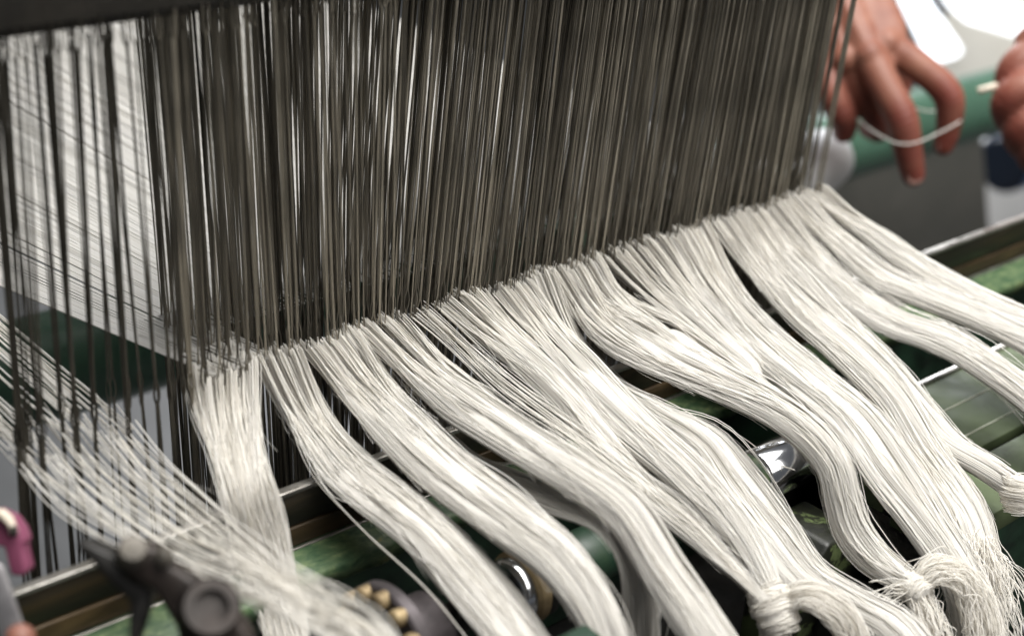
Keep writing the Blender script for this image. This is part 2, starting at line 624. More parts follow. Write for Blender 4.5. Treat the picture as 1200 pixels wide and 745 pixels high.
# the rows behind, one mass
b = MB()
zz = np.linspace(BOT_Z, TOP_Z, 50)
for x, fr in mass:
    tx, ty = lean(x, fr)
    ph = random.uniform(0, 6.28)
    hrand = random.random()
    ang = 2 * np.pi * zz / 0.7 + ph
    eye = 0.00023 + np.exp(-((zz) / 0.0045) ** 2) * 0.0007
    for sgn in (1, -1):
        P = np.stack([x + tx * zz / TOP_Z + sgn * eye * np.cos(ang), FRAME_Y[fr] + ty * zz / TOP_Z + sgn * eye * np.sin(ang), zz], 1)
        b.tubes(P[None], 0.00031, 4, [hrand], caps=False)
    heddle_list.append((x, fr))
o = b.build("rear_heddles", M["heddle"], tint=True)
tag(o, "mass of dark steel heddles hanging in the rows behind the front heddles", "heddles", kind="stuff")
# pale wires at the right end of the curtain
for k in range(3):
    o = bpy.data.objects.new("pale_heddle", variants[k].copy())
    o.data.materials.clear()
    o.data.materials.append(M["heddle_light"])
    COL.objects.link(o)
    o.location = (0.3745 + 0.0016 * k, 0.002 + 0.007 * k, 0)
    o.rotation_mode = "QUATERNION"
    o.rotation_quaternion = shear_mat(0, 0, 0, 0.003 + 0.001 * k, 0)
    tag(o, "bright pale heddle wire at the right end of the curtain beside the hand", "heddle", "pale heddles at the right end")

# ------------------------------------------------------------------ warp sheet behind the heddles
b = MB()
S = 1050
n = 14
xs = 0.372 * np.linspace(0.0, 1, S) ** 1.25 + rng.uniform(-0.0004, 0.0004, S)
yy = np.linspace(0.0, 1, n) ** 1.3
P = np.zeros((S, n, 3))
lay = rng.integers(0, 3, S)
fry = np.array(FRAME_Y)[np.where(xs < 0.03, rng.integers(0, 6, S), rng.integers(3, 6, S))]
P[:, :, 1] = fry[:, None] + (1.9 - fry[:, None]) * yy[None]
P[:, :, 0] = xs[:, None] + 0.0004 * wob(n, S, 2) * smooth01(yy * 6)[None]
stragg = np.where(rng.random(S) < 0.05, rng.exponential(0.012, S), 0.0) * (xs < 0.06)
P[:, :, 0] -= stragg[:, None] * smooth01(P[:, :, 1] / 0.25)
P[:, :, 2] -= 0.15 * stragg[:, None] * smooth01(P[:, :, 1] / 0.3)
P[:, :, 0] -= 0.26 * np.minimum(P[:, :, 1], 0.5) * np.exp(-xs[:, None] / 0.05)
P[:, :, 2] += (lay[:, None] - 1) * 0.002 * smooth01(yy * 3)[None] + 0.012 * P[:, :, 1] - 0.006 * np.sin(np.pi * np.clip(P[:, :, 1] / 1.9, 0, 1))
b.tubes(P, 0.00040, 4, rng.random(S), caps=False)
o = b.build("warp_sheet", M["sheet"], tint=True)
tag(o, "wide sheet of pale parallel warp yarn running back behind the heddles", "warp yarn", kind="stuff")

b = MB()
S = 46
n = 20
xs = -0.079 + np.sort(rng.random(S)) * 0.046
yy = np.linspace(0, 1, n) ** 1.2
P = np.zeros((S, n, 3))
fry = np.array(FRAME_Y)[rng.integers(0, 4, S)]
P[:, :, 1] = fry[:, None] + (0.9 - fry[:, None]) * yy[None]
P[:, :, 0] = xs[:, None] + rng.uniform(-0.01, 0.01, (S, 1)) * yy[None] + 0.0007 * wob(n, S, 2) * smooth01(yy * 4)[None]
slope = rng.uniform(-0.01, 0.05, (S, 1))
P[:, :, 2] = -0.012 + slope * P[:, :, 1]
b.tubes(P, 0.00034, 5, rng.random(S), caps=False)
o = b.build("warp_threads", M["yarn"], tint=True)
tag(o, "band of separate white warp threads entering the sparse heddles from the left edge", "warp yarn", kind="stuff")

# ------------------------------------------------------------------ yarn bundles
RY = 0.000175


def eye_x(px):
    return at(px, 440 - 0.31 * (px - 250), Y=0)[0]


def centre_path(pts, X0, dx, npts):
    """pts: (px, py, width px[, Y]) -> (n,4) of xyz and width in metres"""
    L_ = np.r_[0, np.cumsum([math.hypot(pts[i + 1][0] - pts[i][0], pts[i + 1][1] - pts[i][1]) for i in range(len(pts) - 1)])]
    L_ = L_ / L_[-1]
    out = []
    for s, p in zip(L_, pts):
        if len(p) > 3:
            q = at(p[0], p[1], Y=p[3])
        else:
            q = at(p[0], p[1], X=X0 + dx * s)
        out.append([*q, p[2] * dist(q) / FPX])
    return catmull(out, npts)


def frame_of(C):
    T = np.gradient(C[:, :3], axis=0)
    T /= np.linalg.norm(T, axis=1, keepdims=True)
    view = C[:, :3] - CAMP
    view /= np.linalg.norm(view, axis=1, keepdims=True)
    up = np.tile(np.array([[-0.25, -0.35, 1.0]]), (len(C), 1))
    up /= np.linalg.norm(up, axis=1, keepdims=True)
    W = np.cross(T, up)
    W /= np.linalg.norm(W, axis=1, keepdims=True)
    if W[:, 0].mean() < 0:
        W = -W
    Nn = np.cross(W, T)
    Nn /= np.linalg.norm(Nn, axis=1, keepdims=True)
    s = np.where((Nn[:, 2:3]) < 0, -1, 1)
    return T, W, Nn * s


def fuzz(b, C, W, Nn, wid, th, n):
    """fine fibres standing off the yarn surface"""
    m = max(14, int(n * 0.16))
    npt = len(C)
    L_ = rng.integers(3, 8, m)
    i0 = rng.integers(4, npt - 9, m)
    K = 8
    P = np.zeros((m, K, 3))
    for q in range(m):
        u = i0[q] + np.linspace(0, L_[q], K)
        idx = np.arange(npt)
        th0 = rng.uniform(0, 2 * np.pi)
        g = np.linspace(0, 1, K)
        rr = 0.93 + g ** 1.3 * rng.uniform(0.02, 0.22) + 0.03 * np.sin(g * rng.uniform(3, 9) + rng.uniform(0, 6))
        an = th0 + g * rng.uniform(-0.9, 0.9)
        for k in range(3):
            P[q, :, k] = np.interp(u, idx, C[:, k])
        ww = np.interp(u, idx, wid) / 2
        tt = np.interp(u, idx, th) / 2
        Wi = np.stack([np.interp(u, idx, W[:, k]) for k in range(3)], 1)
        Ni = np.stack([np.interp(u, idx, Nn[:, k]) for k in range(3)], 1)
        P[q] += (rr * np.cos(an) * ww)[:, None] * Wi + (rr * np.sin(an) * (tt + 0.0008))[:, None] * Ni
    b.tubes(P, rng.uniform(0.00005, 0.0001, m), 3, rng.random(m), caps=False)


def bundle(name, label, pts, eyes, n=180, dx=0.0, npts=44, kend=0.4, tufts=None, stray=0.03, wav=0.00007, sag=0.0, twist=0.0,
           cat="yarn bundle", group="bundles of white warp yarn", knot=None, spread_y=True, flat=1.0, soft=1.0, parent=None, r=RY, part=None):
    X0 = at(pts[0][0], pts[0][1], Y=0)[0] if eyes else at(pts[0][0], pts[0][1], Y=pts[0][3])[0]
    C = centre_path(pts, X0, dx, npts)
    C[:, 3] *= np.interp(np.linspace(0, 1, npts), [0, 0.35, 1], [1, 0.98, 0.94])
    T, W, Nn = frame_of(C)
    s = np.linspace(0, 1, npts)
    # disc positions, packed, flattened
    n = int(n * 3.1)
    kk = np.arange(n)
    rad = np.sqrt((kk + 0.5) / n) * rng.uniform(0.96, 1.03, n)
    a = rad * np.cos(kk * 2.39996)
    bb = rad * np.sin(kk * 2.39996)
    if eyes:
        x0, x1 = eye_x(eyes[0]), eye_x(eyes[1])
        nt = tufts or max(2, int(round((x1 - x0) / 0.0043)))
        tc = np.linspace(x0, x1, nt + 1)[:-1] + (x1 - x0) / nt / 2 + rng.uniform(-0.0016, 0.0016, nt)
        order = np.argsort(a)
        ti = np.zeros(n, int)
        ti[order] = np.clip((np.linspace(0, nt - 0.01, n) + rng.normal(0, 0.18, n)), 0, nt - 0.01).astype(int)
        tw_ = rng.uniform(0.0003, 0.0009, nt)
        tz_ = rng.uniform(-0.0012, 0.0026, nt)
        ex = tc[ti] + rng.normal(0, 1, n) * tw_[ti]
        ey = rng.uniform(-0.0025, 0.040 if pts[0][0] < 200 else 0.018 if pts[0][0] < 300 else 0.005, n)
        ez = (-0.012 if pts[0][0] < 200 else 0) + rng.normal(0, 0.0009, n) + tz_[ti] - 1.2 * np.abs(ex - tc[ti])
        E0 = np.stack([ex, ey, ez], 1) - C[0, :3][None]
    area = n * math.pi * r * r / 0.62
    wid = C[:, 3]
    th = np.clip(area * 4 / (math.pi * wid) * flat, 0.0018, None)
    th = np.minimum(th * 1.25, wid * 0.8)
    ang = twist * s * 2 * np.pi
    ar = a[:, None] * np.cos(ang)[None] - bb[:, None] * np.sin(ang)[None]
    br = a[:, None] * np.sin(ang)[None] + bb[:, None] * np.cos(ang)[None]
    # slow sub-strand grouping
    g = np.clip(np.floor((a + 1) * 3.49), 0, 6).astype(int)
    gw1, gw2 = wob(npts, 7, 2), wob(npts, 7, 2)
    amp = np.clip(wid * 0.5, 0, 0.02)
    offW = ar * wid[None] / 2 + gw1[g] * 0.05 * amp[None] + wav * wob(npts, n, 3)
    offN = br * th[None] / 2 + gw2[g] * 0.05 * amp[None] + wav * 0.8 * wob(npts, n, 3)
    st = rng.random(n) < stray
    sa = np.where(st, rng.uniform(2, 6, n), 0)[:, None]
    offW += sa * 0.0004 * wob(npts, n, 2)
    offN += sa * 0.0005 * np.abs(wob(npts, n, 2))
    if sag:
        offN += -sag * rng.random((n, 1)) * np.sin(np.pi * np.clip(s / 0.7, 0, 1))[None]
    O = offW[:, :, None] * W[None] + offN[:, :, None] * Nn[None]
    if eyes:
        k = smooth01(s / kend)[None, :, None]
        O = O * k + E0[:, None, :] * (1 - k) ** 1.25
    P = C[None, :, :3] + O
    b = MB()
    if parent is None:
        b.tubes(P, r * rng.uniform(0.8, 1.2, n), 4, rng.random(n), caps=False)
        cw = (offW / (wid[None] / 2)) / (wid[None] / 2)
        cn = (offN / (th[None] / 2)) / (th[None] / 2)
        LN = cw[:, :, None] * W[None] + cn[:, :, None] * Nn[None]
        LN /= np.linalg.norm(LN, axis=2, keepdims=True) + 1e-9
        rr_ = np.clip(np.sqrt(ar ** 2 + br ** 2), 0.3, 1)[:, :, None]
        kk_ = smooth01(s / kend)[None, :, None] if eyes else 1.0
        b.B.append(np.repeat((LN * rr_ ** 2 * kk_ * soft).reshape(-1, 3), 4, axis=0))
        if soft > 0.5 and n > 250:
            # the packed heart of the lock, so that no holes open between the outer strands
            q0 = int(npts * min(0.5, kend * 0.75)) if eyes else 3
            th_c = np.linspace(0, 2 * np.pi, 20, endpoint=False)
            gro = smooth01((np.arange(q0, npts) - q0) / 5.0) * 0.86 * smooth01((npts - np.arange(q0, npts)) / 3.0)
            cx, sx = np.cos(th_c), np.sin(th_c)
            mid = C[q0:, None, :3] + (gro * wid[q0:] / 2)[:, None, None] * cx[None, :, None] * W[q0:, None, :] + (gro * th[q0:] / 2)[:, None, None] * sx[None, :, None] * Nn[q0:, None, :]
            m_ = npts - q0
            ix = np.arange(m_ * 20).reshape(m_, 20)
            b.add(mid.reshape(-1, 3), np.stack([ix[:-1], np.roll(ix[:-1], -1, 1), np.roll(ix[1:], -1, 1), ix[1:]], -1).reshape(-1, 4), 0.6)
            b.B.append(np.zeros((m_ * 20, 3)))
        fuzz(b, C, W, Nn, wid, th, n)
        root = b.build(name, M["yarn"], tint=True)
        tag(root, label, cat, group)
    else:
        b.tubes(P, r * rng.uniform(0.85, 1.15, n), 5, rng.random(n))
        root = b.build(part, M["yarn"], parent, tint=True)
    root_C = C
    return root, root_C


def strands(P, r=RY, material=None, name="loose_ends", parent=None):
    b = MB()
    P = np.asarray(P)
    b.tubes(P, r * rng.uniform(0.85, 1.15, len(P)), 5, rng.random(len(P)))
    return b.build(name, material or M["yarn"], parent, tint=True)


def knot(parent, c, axis, rad, length, turns=5, ns=16):
    """yarn wound tightly round a bundle: coils lying side by side, bulging"""
    a = nz(axis)
    u = nz(np.cross(a, (0.2, 0.1, 1)))
    w = np.cross(a, u)
    n = 60
    t = np.linspace(0, 1, n)
    P = []
    for q in range(ns * 3):
        ph = rng.uniform(0, 2 * np.pi)
        h0 = rng.uniform(-0.5, 0.5)
        tilt = rng.uniform(-0.35, 0.35)
        rr = rad * (1 + rng.uniform(-0.10, 0.06)) * (1 - 0.5 * (2 * h0) ** 2 * 0.6)
        th = ph + t * 2 * np.pi * 1.6
        h = (h0 + tilt * np.cos(th + ph) * 0.5 + 0.1 * (t - 0.5)) * length
        P.append(np.array(c)[None] + a[None] * h[:, None] + rr * (np.cos(th)[:, None] * u + np.sin(th)[:, None] * w))
    b = MB()
    b.tubes(np.array(P), RY * 1.05, 5, rng.random(len(P)))
    # solid heart so the coils do not show through
    b.lathe(c, a, [(-length * 0.55, rad * 0.2)] + [(length * 0.5 * x, rad * 0.92 * math.sqrt(max(0.05, 1 - 0.55 * x * x))) for x in np.linspace(-1, 1, 9)] + [(length * 0.55, rad * 0.2)], 24)
    return b.build("knot", M["yarn"], parent, tint=True)


# --- from the left
loose, _ = bundle("yarn_bundle", "loose fanned bundle of separate yarns sagging from the sparse heddles at the lower left",
                  [(118, 492, 185), (165, 555, 165), (232, 618, 120), (305, 672, 84), (365, 712, 78), (420, 745, 80), (455, 790, 80)],
                  (24, 165), n=18, dx=-0.012, kend=0.78, tufts=50, wav=0.0010, stray=0.6, sag=0.013, soft=0.2, r=0.00027)
bundle("yarn_bundle", "straight flat hank hanging almost vertically at the left and passing behind the loose hank",
       [(272, 440, 82), (275, 490, 74, -0.012), (287, 560, 74, -0.040), (306, 640, 70, -0.050), (330, 720, 60, -0.062), (345, 775, 50, -0.075)],
       (236, 308), n=110, kend=0.55, wav=0.0005, soft=0.4)
bundle("yarn_bundle", "thick bundle right of the vertical hank, crossing the mottled green ledge toward the brass gear",
       [(332, 427, 66), (364, 492, 68), (414, 554, 68), (500, 625, 70), (556, 685, 76), (600, 740, 76), (630, 785, 76)],
       (302, 352), n=190, kend=0.32, stray=0.08)
bundle("yarn_bundle", "wide smooth bundle bending down just right of the brass collar ring",
       [(385, 405, 70), (432, 462, 76), (515, 546, 76), (602, 612, 74), (655, 655, 68), (697, 718, 60), (722, 785, 58)],
       (350, 412), n=230, dx=-0.004, kend=0.3)
bundle("yarn_bundle", "thin shaded bundle that runs underneath and hangs limp beside the dark green sleeve",
       [(416, 408, 34), (468, 476, 40), (550, 546, 44), (648, 584, 48), (708, 606, 50), (742, 645, 52), (752, 700, 50), (752, 780, 50)],
       (402, 420), n=70, dx=0.016, kend=0.3)
bundle("yarn_bundle", "broad bundle with a brush-like tip bending over the dark green sleeve to the bottom",
       [(450, 388, 66), (512, 446, 70), (592, 505, 68), (676, 557, 66), (732, 600, 62), (778, 670, 60), (838, 755, 64), (860, 790, 64)],
       (418, 474), n=250, dx=-0.004, kend=0.28)
bundle("yarn_bundle", "sparse stripe of parallel yarns with black gaps between two thick bundles",
       [(492, 370, 26), (545, 412, 40), (610, 466, 46), (680, 515, 46), (740, 560, 40), (800, 606, 40), (850, 656, 26), (896, 704, 12)],
       (480, 512), n=12, dx=0.012, kend=0.3, wav=0.0004, tufts=8)
k5a, C5a = bundle("yarn_bundle", "bundle with two pointed tips forming the left lobe of the big knotted swag",
                  [(536, 354, 50), (594, 404, 48), (652, 456, 48), (712, 524, 48), (772, 582, 50), (832, 630, 54), (884, 676, 46), (904, 708, 25)],
                  (516, 556), n=170, dx=0.010, kend=0.28)
k5b, C5b = bundle("yarn_bundle", "twisted central bundle that narrows into a big white knot at the bottom edge",
                  [(592, 342, 80), (638, 396, 76), (688, 448, 70), (742, 500, 64), (806, 556, 60), (858, 616, 54), (894, 676, 42), (907, 712, 25)],
                  (556, 622), n=240, dx=-0.018, kend=0.28, twist=0.10)
c = C5b[-1, :3]
knot(k5b, c, C5b[-1, :3] - C5b[-4, :3], 0.0088, 0.017)
bundle("yarn_bundle", "smooth bundle sweeping just left of the chrome shaft end and fraying beside the big knot",
       [(640, 332, 40), (672, 408, 42), (714, 456, 40), (768, 486, 42), (826, 518, 60), (862, 565, 74), (906, 622, 76), (950, 678, 66), (1008, 712, 54), (1050, 735, 60), (1080, 775, 66), (1095, 810, 66)],
       (618, 650), n=210, dx=-0.006, kend=0.25, stray=0.06)
k7, C7 = bundle("yarn_bundle", "fan-shaped bundle whose yarns curve left before passing right of the chrome shaft into a knot",
                [(676, 308, 62), (712, 362, 100), (772, 406, 96), (846, 446, 74), (902, 476, 58), (946, 508, 50), (976, 545, 46), (986, 580, 46), (998, 620, 48), (1024, 655, 46), (1055, 678, 36), (1072, 690, 28)],
                (646, 706), n=260, dx=0.0, kend=0.24, stray=0.06)
c = C7[-1, :3]
knot(k7, c, C7[-1, :3] - C7[-4, :3], 0.0062, 0.010)
bundle("yarn_bundle", "bundle diving under the wide ribbon and emerging as a short S-shaped curve",
       [(745, 290, 80), (792, 345, 72), (842, 396, 60), (878, 428, 48), (898, 456, 40), (934, 473, 32), (978, 486, 36), (1020, 526, 42), (1062, 574, 46), (1104, 608, 44), (1132, 650, 50), (1140, 700, 50)],
       (708, 776), n=190, dx=0.014, kend=0.24)
bundle("yarn_bundle", "gauzy fringe of thin yarns in shadow between the knotted bundle and the S-shaped one",
       [(962, 500, 34, -0.118), (1000, 556, 50, -0.128), (1040, 612, 58, -0.137), (1082, 652, 50, -0.146), (1130, 676, 40, -0.155)],
       None, n=60, stray=0.4, wav=0.0009, flat=1.5)
bundle("yarn_bundle", "wide flat ribbon of yarn in the right half spreading over the green bed",
       [(800, 278, 62), (838, 338, 66), (884, 394, 68), (942, 442, 74), (1000, 490, 80), (1048, 556, 82), (1090, 618, 66), (1132, 690, 60), (1150, 780, 60)],
       (778, 830), n=280, dx=-0.05, kend=0.26)
k9, C9 = bundle("yarn_bundle", "bundle just right of the wide ribbon, ending in the wavy tangle of cut ends",
       [(852, 260, 52), (888, 308, 58), (942, 366, 60), (1002, 418, 62), (1048, 468, 56), (1084, 528, 54), (1118, 574, 58), (1140, 612, 58), (1154, 680, 46), (1160, 790, 40)],
       (832, 876), n=220, dx=-0.068, kend=0.26)
k10, C10 = bundle("yarn_bundle", "slim bundle across the olive green bed, ending in a knot at the right edge",
                  [(878, 248, 26), (918, 300, 32), (972, 364, 34), (1032, 424, 40), (1076, 476, 44), (1112, 518, 46), (1158, 548, 42), (1190, 572, 34)],
                  (870, 892), n=150, dx=-0.05, kend=0.28)
c = at(1197, 578, d=dist(C10[-1, :3]))
knot(k10, c, (0.2, 0.3, 1), 0.0088, 0.014)
bundle("yarn_bundle", "lower bundle of the right-hand group, sagging and splitting off thin yarns over the bed",
       [(902, 240, 42), (940, 288, 48), (990, 342, 52), (1048, 378, 55), (1102, 397, 55), (1152, 425, 52), (1222, 480, 50), (1290, 560, 46), (1330, 680, 44)],
       (886, 918), n=200, dx=-0.02, kend=0.24, stray=0.1)
bundle("yarn_bundle", "glossy middle bundle of the right-hand group running off the right edge",
       [(930, 228, 34), (972, 272, 40), (1028, 322, 46), (1080, 346, 46), (1150, 374, 46), (1222, 410, 46), (1300, 480, 46), (1350, 600, 44)],
       (916, 944), n=180, dx=-0.002, kend=0.24)
bundle("yarn_bundle", "topmost bundle at the far right, with a clean upper edge against the grey panel",
       [(956, 222, 24), (1000, 259, 34), (1058, 302, 40), (1108, 332, 46), (1160, 358, 48), (1222, 388, 50), (1310, 445, 48), (1370, 560, 46)],
       (944, 970), n=180, dx=-0.004, kend=0.22, stray=0.02)

# loops and tails below the knots
kc = C5b[-1, :3]
dk = dist(kc)


def tail(parent, pts, n, w0, nm="tail", wav=0.0006, stray=0.05, npts=30):
    C = catmull([[*at(p[0], p[1], d=p[3]), p[2] * p[3] / FPX] for p in pts], npts)
    T, W, Nn = frame_of(C)
    a = rng.uniform(-1, 1, n)
    bb = rng.uniform(-1, 1, n) * np.sqrt(1 - a * a)
    sp = np.where(rng.random(n) < stray, 4.0, 1.0)[:, None]
    oW = a[:, None] * C[:, 3][None] / 2 + sp * wav * wob(npts, n, 3)
    oN = bb[:, None] * C[:, 3][None] / 2 * w0 + sp * wav * wob(npts, n, 3)
    P = C[None, :, :3] + oW[:, :, None] * W[None] + oN[:, :, None] * Nn[None]
    return strands(P, RY, name=nm, parent=parent)


tail(k5b, [(906, 716, 34, dk), (908, 745, 38, dk + 0.005), (915, 790, 44, dk + 0.01)], 90, 0.8)
tail(k5b, [(912, 712, 26, dk), (938, 698, 34, dk - 0.006), (968, 706, 42, dk - 0.008), (995, 735, 44, dk - 0.004), (1010, 790, 40, dk)], 130, 0.7)
d7 = dist(C7[-1, :3])
tail(k7, [(1072, 688, 26, d7), (1088, 722, 36, d7 - 0.004), (1106, 775, 44, d7 - 0.006)], 110, 0.8)
tail(k7, [(1076, 682, 24, d7), (1098, 668, 34, d7), (1130, 680, 44, d7 + 0.004), (1150, 720, 50, d7 + 0.004), (1160, 780, 54, d7 + 0.004)], 140, 0.7, wav=0.001)
# frayed ends left of the second knot
P = []
for q in range(26):
    x0, y0 = 1062 + random.uniform(-8, 6), 688 + random.uniform(-8, 14)
    L_ = random.uniform(18, 50)
    an = random.uniform(2.2, 3.9)
    pts = []
    for t in np.linspace(0, 1, 4):
        pts.append(at(x0 + L_ * t * math.cos(an) + random.uniform(-4, 4) * t, y0 - L_ * t * math.sin(an) * 0.6 + random.uniform(-4, 4) * t + 10 * t * t, d=d7 - 0.002 + random.uniform(-0.005, 0.004)))
    P.append(catmull(pts, 12))
strands(np.array(P), RY * 0.95, parent=k7, name="frayed_end")

# wavy tangle of loose ends at the bottom right, growing out of the bundle above it
T9, W9, N9 = frame_of(C9)
P = []
for q in range(260):
    u = rng.uniform(-1, 1)
    v = rng.uniform(-1, 1) * math.sqrt(1 - u * u)
    i0 = rng.integers(22, 30)
    pts = []
    for i_ in (i0, i0 + 3, i0 + 6):
        pts.append(C9[i_, :3] + W9[i_] * u * C9[i_, 3] * 0.46 + N9[i_] * (v * 0.0022 + 0.0016))
    x1 = 1156 + 44 * u + random.uniform(-22, 22)
    d0 = dist(C9[i0 + 6, :3])
    y0 = 612 + random.uniform(-10, 10)
    xs_ = 1138 + 22 * u
    hi = random.uniform(680, 800)
    for t in np.linspace(0.2, 1, 5):
        pts.append(at(xs_ + (x1 - xs_) * smooth01(t) + random.uniform(-7, 7), y0 + (hi - y0) * t, d=d0 - 0.012 * math.sin(t * 1.57) - 0.012 * t + random.uniform(-0.003, 0.003)))
    P.append(catmull(pts, 40))
o = strands(np.array(P), RY * 0.95, name="yarn_tangle")
tag(o, "wavy tangle of loose cut yarn ends in the bottom right corner", "yarn tangle")

# a few single yarns that have slipped away
SING = [
    ([(336, 478), (366, 552), (424, 620), (500, 690), (570, 775)], -0.006, "single stray yarn along the lower edge of the bundle crossing the green ledge"),
    ([(1085, 388), (1128, 410), (1158, 446), (1205, 500)], 0.0, "single thin yarn dropping off the right-hand group toward the olive bed"),
    ([(848, 498), (880, 520), (905, 540), (930, 552)], 0.004, "single yarn sagging just above the chrome shaft end"),
]
for pts, dxx, lb in SING:
    X0 = at(*pts[0], Y=-0.018 if pts[0][0] < 500 else -0.09)[0]
    P = []
    for q in range(2):
        P.append(catmull([at(x + random.uniform(-2, 2), y + random.uniform(-2, 2), X=X0 + dxx * i / 3) for i, (x, y) in enumerate(pts)], 30))
    o = strands(np.array(P), RY, name="stray_yarn")
    tag(o, lb, "yarn", "stray single yarns")

# ------------------------------------------------------------------ the loom body under the yarn
XA, XB = -0.40, 1.1
loom = empty("loom", (0.1, -0.06, -0.30))
tag(loom, "oily green painted loom body with steel rails running under the yarn bundles", "loom")


def part(name, m, lo, hi, bevel=0.0006, parent=loom):
    b = MB()
    b.box(lo, hi)
    return b.build(name, M[m], parent, smooth=False, bevel=bevel)


part("steel_rail", "rust", (XA, -0.0365, -0.053), (XB, -0.033, -0.0385))
part("worn_edge", "edge", (XA, -0.0372, -0.0382), (XB, -0.033, -0.0362), 0.0004)
part("rail_foot", "brown", (XA, -0.0375, -0.0618), (XB, -0.033, -0.0532))
part("foot_edge", "edge", (XA, -0.0392, -0.0632), (XB, -0.0378, -0.0618), 0.0003)
# green ledge with an irregular worn lip
b = MB()
xs = np.linspace(XA, XB, 260)
lip = -0.0575 + 0.0012 * np.sin(xs * 37) + 0.0008 * np.sin(xs * 91 + 1) + 0.0005 * rng.normal(0, 1, len(xs))
rows = []
for x, yl in zip(xs, lip):
    rows.append([(x, -0.033, -0.0625), (x, yl + 0.0012, -0.0625), (x, yl, -0.0637), (x, yl + 0.0003, -0.0700), (x, -0.033, -0.0700)])
V = np.array(rows)
idx = np.arange(len(xs) * 5).reshape(len(xs), 5)
F = []
for j in range(4):
    F.append(np.stack([idx[:-1, j], idx[1:, j], idx[1:, j + 1], idx[:-1, j + 1]], -1))
b.add(V.reshape(-1, 3), np.concatenate(F)[:, ::-1])
b.build("green_ledge", M["ledge"], loom, smooth=False)
part("beam_web", "darkgreen", (XA, -0.0525, -0.150), (XB, -0.034, -0.0705))
part("oil_tray", "black", (XA, -0.42, -0.165), (XB, -0.034, -0.1505), 0.001)
# bed at the right
BX = 0.242
part("bed_plate", "bed", (BX, -0.1515, -0.0720), (XB, -0.1005, -0.0632))
part("bed_edge", "edge", (BX, -0.1003, -0.0690), (XB, -0.0975, -0.0618), 0.0005)
part("bed_wall", "black", (BX, -0.1000, -0.150), (XB, -0.0975, -0.0692))
part("bed_shadow_strip", "black", (BX, -0.1555, -0.0720), (XB, -0.1517, -0.0680))  # black strip set in the bed to draw the shadow band at its step
part("bed_apron", "bed", (BX, -0.187, -0.0760), (XB, -0.1557, -0.0640))
part("bed_front", "darkgreen", (BX + 0.002, -0.185, -0.150), (XB, -0.181, -0.0762))
b = MB()
for y in (-0.1215, -0.1415):
    b.box((BX + 0.01, y - 0.0004, -0.0632), (XB, y + 0.0004, -0.0629))
b.build("paint_seam", M["seam"], loom, smooth=False)

# roller shaft
SY, SZ = -0.112, -0.0585
sh = empty("roller_shaft", (0.05, SY, SZ))
tag(sh, "dark green roller shaft with brass collar and polished chrome end under the bundles", "shaft")
b = MB()
b.lathe((0, SY, SZ), (1, 0, 0), [(0.0725, 0.0), (0.0725, 0.0105), (0.0745, 0.0115), (0.192, 0.0115), (0.1925, 0.0105), (0.1925, 0)], 48)
b.build("sleeve", M["darkgreen"], sh, sharp=40)
b = MB()
b.lathe((0, SY, SZ), (1, 0, 0), [(0.060, 0.008), (0.060, 0.0130), (0.0615, 0.0145), (0.0655, 0.0145), (0.0672, 0.0130), (0.0672, 0.008)], 48)
b.build("brass_collar", M["brass"], sh, sharp=40)
b = MB()
b.lathe((0, SY, SZ), (1, 0, 0), [(0.0545, 0.006), (0.0545, 0.0122), (0.0555, 0.0130), (0.0595, 0.0130), (0.0598, 0.0122), (0.0598, 0.006)], 48)
b.build("chrome_washer", M["chrome"], sh, sharp=40)
b = MB()
b.lathe((0, SY, SZ), (1, 0, 0), [(0.0675, 0.006), (0.0675, 0.0130), (0.0685, 0.0138), (0.0710, 0.0138), (0.0722, 0.0130), (0.0722, 0.006)], 48)
b.build("dark_ring", M["black"], sh, sharp=40)
b = MB()
b.lathe((0, SY, SZ), (1, 0, 0), [(0.193, 0.0), (0.193, 0.0108), (0.1945, 0.0114), (0.1965, 0.0114), (0.197, 0.0108), (0.197, 0)], 48)
b.build("green_ring", M["ledge"], sh, sharp=40)
b = MB()
b.lathe((0, SY, SZ), (1, 0, 0), [(0.1972, 0.0), (0.1972, 0.0112), (0.1985, 0.0122), (0.226, 0.0122), (0.2282, 0.0114), (0.2282, 0.0085), (0.220, 0.008), (0.220, 0.0)], 64)
ch = b.build("chrome_end", M["chrome"], sh, sharp=40)
b = MB()
hp = np.array((0.2205, SY, SZ)) + 0.0120 * nz((0, -0.15, 1))
b.lathe(hp, nz((0, -0.15, 1)), [(-0.002, 0.0), (0.0002, 0.0018), (0.0005, 0.0026), (0.0002, 0.0030), (-0.001, 0.0031)], 28)
b.build("oil_hole", M["black"], ch)
b = MB()
b.lathe((0, SY, SZ), (1, 0, 0), [(0.2205, 0), (0.2205, 0.0066), (0.262, 0.0066), (0.262, 0)], 40)
b.build("spindle", M["steel"], sh, sharp=40)
b = MB()
b.lathe((0, SY, SZ), (1, 0, 0), [(-0.35, 0), (-0.35, 0.0062), (0.0543, 0.0062), (0.0543, 0)], 40)
b.build("spindle", M["black"], sh, sharp=40)

# bracket under the chrome end
br = empty("shaft_bracket", (0.215, -0.13, -0.10))
tag(br, "cast bracket with flaking green paint below the chrome shaft end", "bracket")
b = MB()
b.prism([(0.0, 0.0), (0.045, 0.0), (0.045, 0.06), (0.032, 0.072), (0.012, 0.072), (0.0, 0.06)], (0, -0.030, 0), (0.199, -0.118, -0.150), (1, 0, 0), (0, 0, 1))
b.build("casting", M["chip"], br, smooth=False, bevel=0.002)
b = MB()
b.lathe((0.222, -0.160, -0.125), (0, -0.15, 1), [(0, 0.0), (0, 0.016), (0.020, 0.016), (0.022, 0.0145), (0.022, 0.0115), (0.004, 0.011), (0.004, 0)], 40)
b.build("cup", M["black"], br, sharp=40)

